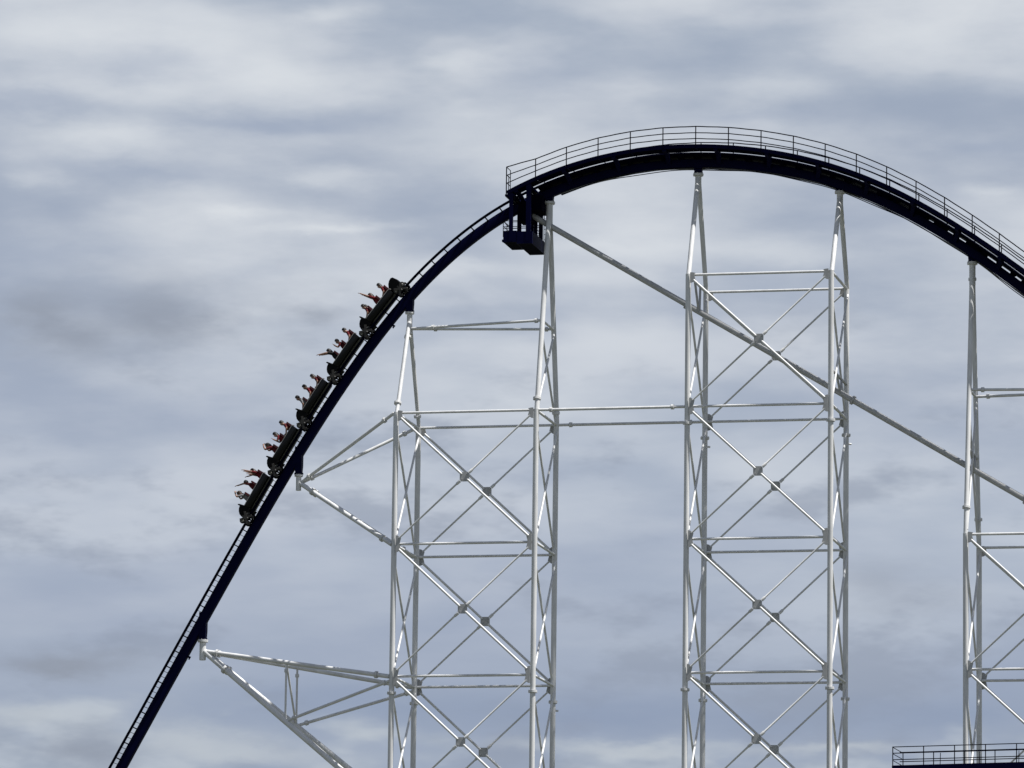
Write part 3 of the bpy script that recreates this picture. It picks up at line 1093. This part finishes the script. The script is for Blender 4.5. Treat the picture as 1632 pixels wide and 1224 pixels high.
def build_bogie(parent, off):
    """wheel carrier clamped round both rails, centred at s = off"""
    for y in (-1, 1):
        Y = y * 0.69
        # X-shaped side casting
        bm = bmesh.new()
        for a, b in (((-0.25, -0.12), (0.25, 0.31)), ((0.25, -0.12), (-0.25, 0.31))):
            a, b = Vector((off + a[0], Y, a[1])), Vector((off + b[0], Y, b[1]))
            dd = (b - a).normalized()
            nn = Vector((-dd.z, 0, dd.x)) * 0.055
            prism(bm, [a - nn, b - nn, b + nn, a + nn], (0, 1, 0), 0.06)
        lathe(bm, (off, Y - 0.045, 0.105), (off, Y + 0.045, 0.105), [(0, 0.10), (1, 0.10)], 14)
        fr = mesh_obj('side_frame', bm, M['bogie'], parent)
        for ds in (-0.22, 0.22):
            bm = bmesh.new()
            rw = 0.145
            c = Vector((off + ds, y * G, 0.062 + rw))
            ya = Vector((0, 0.06, 0))
            lathe(bm, c - ya, c + ya, [(0, rw * 0.5), (0.02, rw * 0.93), (0.15, rw), (0.85, rw), (0.98, rw * 0.93), (1, rw * 0.5)], 20)
            wv = mesh_obj('road_wheel', bm, M['tyre'], parent)
            bm = bmesh.new()
            yb = Vector((0, y * 0.075, 0))
            lathe(bm, c - yb, c + yb, [(0, 0.03), (0.9, 0.075), (1, 0.06)], 12)
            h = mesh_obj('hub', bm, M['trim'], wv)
            bm = bmesh.new()
            ru = 0.085
            c = Vector((off + ds * 0.85, y * G, -0.062 - ru))
            ya = Vector((0, 0.045, 0))
            lathe(bm, c - ya, c + ya, [(0, ru * 0.5), (0.02, ru * 0.93), (0.2, ru), (0.8, ru), (0.98, ru * 0.93), (1, ru * 0.5)], 16)
            mesh_obj('upstop_wheel', bm, M['tyre'], parent)
        bm = bmesh.new()
        c = Vector((off, y * (G + 0.062 + 0.08), 0.0))
        lathe(bm, c - Vector((0, 0, 0.04)), c + Vector((0, 0, 0.04)), [(0, 0.04), (0.05, 0.075), (0.95, 0.075), (1, 0.04)], 16)
        mesh_obj('guide_wheel', bm, M['tyre'], parent)
    bm = bmesh.new()
    lathe(bm, (off, -0.70, 0.26), (off, 0.70, 0.26), [(0, 0.05), (1, 0.05)], 12)
    box(bm, (off - 0.26, -0.34, 0.20), (off + 0.26, 0.34, 0.33))
    mesh_obj('axle_beam', bm, M['bogie'], parent)


CARG = 'cars of the coaster train'


def frame_at(o, s):
    p, T, Nn = at(s)
    mm = Matrix((T, Vector((0, 1, 0)), Nn)).transposed().to_4x4()
    mm.translation = p
    o.matrix_world = mm
    return mm


ROWS = (0.36, 1.02, 1.68)
cars = []


def copy_tree(o, parent=None):
    c = o.copy()
    COL.objects.link(c)
    if parent is not None:
        c.parent = parent
    for ch in list(o.children):
        copy_tree(ch, c)
    return c


proto = None
for i in range(5):
    lab = '%s of the five open black train cars, three rows of riders' % ('lowest' if i == 0 else ORD[i])
    if proto is None:
        C = thing('coaster_car', lab, 'coaster car', group=CARG)
        for k, (bm, mm) in build_car_meshes().items():
            mesh_obj(k.rstrip('01'), bm, M[mm], C, 35)
        build_bogie(C, -0.50)
        bm = bmesh.new()
        lathe(bm, (1.84, 0, 0.20), (2.20, 0, 0.24), [(0, 0.06), (1, 0.05)], 10)
        mesh_obj('coupling', bm, M['bogie'], C)
        for r in ROWS:
            for y in (-0.285, 0.285):
                bm = bmesh.new()
                box(bm, (0.0, y - 0.225, 0.30), (0.09, y + 0.225, 0.87))
                for v in bm.verts:
                    v.co.x += r + 0.10 + (v.co.z - 0.2) * 0.10
                bevel(bm, 0.035, 3)
                mesh_obj('seat_back', bm, M['red'], C)
                bm = bmesh.new()
                box(bm, (r - 0.30, y - 0.235, 0.222), (r + 0.12, y + 0.235, 0.30))
                bevel(bm, 0.03, 2)
                mesh_obj('seat_base', bm, M['red'], C)
            bm = bmesh.new()
            pathtube(bm, [(r - 0.05, -0.52, 0.28), (r - 0.17, -0.53, 0.52), (r - 0.20, -0.49, 0.56), (r - 0.20, 0.49, 0.56), (r - 0.17, 0.53, 0.52), (r - 0.05, 0.52, 0.28)], 0.024, 8)
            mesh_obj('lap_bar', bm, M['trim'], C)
        proto = C
    else:
        C = copy_tree(proto)
        C['label'] = lab
    frame_at(C, BOG0 + 0.50 + PITCH_CAR * i)
    cars.append(C)
TL = thing('tail_bogie', 'short black hooded wheel unit behind the highest train car', 'coaster car', group=CARG)
bm = hood_bm(1.0)
mb(bm, lambda c: Vector((c.x * 1.12, c.y, 0.12 + (c.z - 0.08) * (1.18 if c.z > 0.3 else 1.0))))
mesh_obj('hood', bm, M['hood'], TL, 35)
build_bogie(TL, -0.22)
bm = bmesh.new()
lathe(bm, (-0.62, 0, 0.24), (-0.36, 0, 0.24), [(0, 0.05), (1, 0.06)], 10)
mesh_obj('coupling', bm, M['bogie'], TL)
bm = bmesh.new()
pathtube(bm, [(0.0, -0.5, 0.14), (0.16, -0.5, 0.17), (0.16, 0.5, 0.17), (0.0, 0.5, 0.14)], 0.045, 8)
mesh_obj('rear_bumper', bm, M['hood'], TL)
frame_at(TL, BOG0 + PITCH_CAR * 5 + 0.18)

# ------------------------------------------------------------------ riders
ARMS = {   # (elbow, wrist, hand direction) for the +y side: (s, y, n); -s is forward (downhill)
    'bar': ((-0.06, 0.25, 0.56), (-0.24, 0.17, 0.475), (-1, -0.3, 0.1)),
    'up': ((-0.06, 0.25, 1.02), (-0.14, 0.23, 1.27), (-0.3, 0, 1)),
    'forward': ((-0.10, 0.22, 0.98), (-0.30, 0.20, 1.17), (-0.7, 0, 0.8)),
    'head': ((-0.20, 0.27, 0.93), (-0.08, 0.15, 1.13), (0.5, -0.7, 0.3)),
    'face': ((-0.17, 0.23, 0.68), (-0.20, 0.09, 0.90), (0.1, -0.3, 1)),
}


def rider(label, armL, armR, skin, shirt, hair, hairstyle, lean, mtx, tall=1.0):
    V, RAD, E, TAG = [], [], [], []

    def v(co, r, tag, par=None):
        V.append(Vector(co))
        RAD.append(r)
        TAG.append(tag)
        if par is not None:
            E.append((par, len(V) - 1))
        return len(V) - 1
    # torso
    pel = v((0.0, 0, 0.30), 0.130, 'p')
    wai = v((0.02 + lean * 0.2, 0, 0.45), 0.118, 's', pel)
    che = v((0.045 + lean * 0.6, 0, 0.64), 0.132, 's', wai)
    sho = v((0.045 + lean, 0, 0.755), 0.085, 's', che)
    nec = v((0.030 + lean, 0, 0.84), 0.052, 'k', sho)
    jaw = v((0.005 + lean, 0, 0.915), 0.073, 'k', nec)
    hed = v((0.015 + lean, 0, 1.00), 0.092, 'k', jaw)
    crn = v((0.025 + lean, 0, 1.065), 0.064, 'k', hed)
    v((-0.085 + lean, 0, 0.965), 0.016, 'k', jaw)          # nose / chin ridge
    for y in (-1, 1):
        hip = v((-0.06, y * 0.09, 0.285), 0.094, 'p', pel)
        kne = v((-0.36, y * 0.11, 0.33), 0.066, 'k', hip)
        ank = v((-0.37, y * 0.11, 0.175), 0.043, 'k', kne)
        v((-0.46, y * 0.12, 0.165), 0.036, 'b', ank)
        el, wr, hd = ARMS[armL if y < 0 else armR]
        shp = v((0.045 + lean, y * 0.175, 0.745), 0.062, 's', sho)
        jit = Vector((random.uniform(-.03, .03), random.uniform(-.02, .02), random.uniform(-.03, .03)))
        e = Vector((el[0] + lean, el[1] * y, el[2])) + jit
        q = Vector((wr[0] + lean * (0 if armL == 'bar' else 1), wr[1] * y, wr[2])) + jit
        slv = v(Vector((0.045 + lean, y * 0.175, 0.745)).lerp(e, 0.5), 0.060, 's', shp)
        eb = v(e, 0.047, 'k', slv)
        wi = v(q, 0.034, 'k', eb)
        d = Vector((hd[0], hd[1] * y, hd[2])).normalized()
        palm = v(q + d * 0.075, 0.034, 'k', wi)
        side = d.cross(Vector((1, 0, 0.2))).normalized()
        nrm = d.cross(side).normalized()
        for j, (o, ln) in enumerate(((-0.030, 0.070), (-0.010, 0.085), (0.011, 0.080), (0.031, 0.062))):
            b0 = v(q + d * 0.105 + side * o, 0.0095, 'k', palm)
            b1 = v(q + d * (0.105 + ln * 0.55) + side * o * 1.15 + nrm * 0.008, 0.0085, 'k', b0)
            v(q + d * (0.105 + ln) + side * o * 1.2 + nrm * 0.024, 0.0075, 'k', b1)
        t0 = v(q + d * 0.055 + side * -0.042, 0.010, 'k', palm)
        v(q + d * 0.095 + side * -0.068 + nrm * 0.012, 0.009, 'k', t0)
    me = bpy.data.meshes.new('person_body')
    me.from_pydata([c * 1.0 for c in V], E, [])
    ob = bpy.data.objects.new('person_tmp', me)
    COL.objects.link(ob)
    sk = ob.modifiers.new('skin', 'SKIN')
    sk.use_smooth_shade = True
    for i, sv in enumerate(me.skin_vertices[0].data):
        sv.radius = (RAD[i], RAD[i] * (1.28 if i in (wai, che) else 0.92 if i in (hed, crn) else 1.0))
        sv.use_root = (i == pel)
    su = ob.modifiers.new('sub', 'SUBSURF')
    su.levels = 1
    su.render_levels = 1
    dg = bpy.context.evaluated_depsgraph_get()
    em = bpy.data.meshes.new_from_object(ob.evaluated_get(dg))
    bpy.data.objects.remove(ob)
    em.name = 'person'
    em.materials.clear()
    for mm in (skin, SHIRT[shirt], PANTS, M['tyre']):
        em.materials.append(mm)
    idx = {'k': 0, 's': 1, 'p': 2, 'b': 3}
    for pl in em.polygons:
        c = pl.center
        best, bt = 1e9, 'k'
        for i, q in enumerate(V):
            dd = (c - q).length - RAD[i]
            if dd < best:
                best, bt = dd, TAG[i]
        pl.material_index = idx[bt]
        pl.use_smooth = True
    P_ = bpy.data.objects.new('person', em)
    COL.objects.link(P_)
    P_['label'] = label
    P_['category'] = 'person'
    P_['group'] = 'riders on the coaster train'
    P_.matrix_world = mtx
    # hair: a shell over the back and crown of the skull, longer for some
    bm = bmesh.new()
    bmesh.ops.create_uvsphere(bm, u_segments=16, v_segments=10, radius=1.0)
    hc = Vector((0.030 + lean, 0, 1.015))
    drop = 0.02 if hairstyle == 'short' else 0.20
    for vv in bm.verts:
        c = vv.co
        k = 1 + 0.06 * math.sin(c.x * 9 + c.y * 7) + 0.05 * math.sin(c.z * 11 + c.y * 5)
        nx, ny, nz = c.x * 0.102 * k, c.y * 0.096 * k, c.z * 0.112 * k
        if c.z < 0:
            nz = nz - drop * (-c.z) * (0.4 + 0.6 * max(0, c.x))
            nx = nx * (1 + 0.1 * drop) if c.x > 0 else nx * 0.35 + 0.03
        elif c.x < 0 and c.z < 0.45:
            nx = nx * 0.75
        vv.co = hc + Vector((nx, ny, nz))
    bmesh.ops.delete(bm, geom=[f for f in bm.faces if f.calc_center_median().x < hc.x - 0.035 and f.calc_center_median().z < hc.z + 0.02], context='FACES')
    mesh_obj('hair', bm, HAIR[hair], P_, 60)
    bm = bmesh.new()
    for y in (-0.035, 0.035):
        bmesh.ops.create_uvsphere(bm, u_segments=8, v_segments=6, radius=0.012, matrix=Matrix.Translation((-0.072 + lean, y, 1.0)))
    mesh_obj('eyes', bm, M['tyre'], P_, 60)
    return P_


NY, FY = -0.285, 0.285
# (car, row, side, left arm, right arm, skin, shirt, hair, style, lean, description)
RID = [
    (0, 0, NY, 'head', 'head', 0, 'grey', 'brown', 'short', 0.02, 'hands clasped over head'),
    (0, 1, NY, 'forward', 'bar', 1, 'maroon', 'black', 'short', 0.0, 'one arm stretched forward'),
    (0, 2, NY, 'up', 'up', 0, 'red', 'brown', 'long', 0.02, 'both arms thrown up'),
    (0, 2, FY, 'forward', 'up', 1, 'black', 'black', 'short', 0.0, 'arms reaching up beyond neighbour'),
    (0, 0, FY, 'bar', 'bar', 1, 'white', 'black', 'short', 0.0, 'on the far seat'),
    (1, 0, NY, 'head', 'head', 1, 'maroon', 'black', 'long', 0.02, 'hands on head'),
    (1, 1, NY, 'face', 'face', 0, 'red', 'black', 'long', 0.02, 'hands raised to face'),
    (1, 2, NY, 'bar', 'bar', 0, 'maroon', 'black', 'short', 0.03, 'holding the lap bar'),
    (2, 0, NY, 'bar', 'bar', 1, 'grey', 'black', 'short', 0.02, 'in grey holding the bar'),
    (2, 1, NY, 'bar', 'bar', 1, 'red', 'black', 'short', 0.02, 'in red holding the bar'),
    (2, 2, NY, 'bar', 'bar', 0, 'maroon', 'black', 'long', 0.03, 'leaning back'),
    (3, 0, NY, 'forward', 'forward', 0, 'black', 'black', 'long', 0.03, 'arms stretched out'),
    (3, 1, NY, 'face', 'bar', 1, 'maroon', 'black', 'short', 0.02, 'one hand by chin'),
    (3, 2, NY, 'bar', 'bar', 0, 'red', 'black', 'short', 0.03, 'sitting back'),
    (4, 0, NY, 'bar', 'bar', 1, 'maroon', 'black', 'short', 0.02, 'holding on beside a neighbour'),
    (4, 0, FY, 'bar', 'bar', 0, 'navy', 'black', 'short', 0.06, 'on the far seat'),
    (4, 1, NY, 'up', 'up', 0, 'red', 'brown', 'long', 0.02, 'arms straight up'),
    (4, 2, NY, 'bar', 'bar', 0, 'red', 'black', 'long', 0.03, 'long haired, holding on'),
]
for ci, ri, y, al, ar, sk, sh, ha, hs, ln, ds in RID:
    m0 = frame_at(bpy.data.objects.new('tmp', None), BOG0 + 0.50 + PITCH_CAR * ci)
    p, T, Nn = at(BOG0 + 0.50 + PITCH_CAR * ci)
    mm = Matrix((T, Vector((0, 1, 0)), Nn)).transposed().to_4x4()
    mm.translation = p
    mm = mm @ Matrix.Translation((ROWS[ri], y, 0.055)) @ Matrix.Scale(1.0 + random.uniform(0.05, 0.13), 4)
    lab = 'person in %s top, %s, %s row of the %s car' % (sh, ds, ROWN[ri], ORD[ci])
    rider(lab, al, ar, SKIN[sk], sh, HAIR and ha, hs, ln, mm)
for o in [o for o in bpy.data.objects if o.name.startswith('tmp')]:
    bpy.data.objects.remove(o)
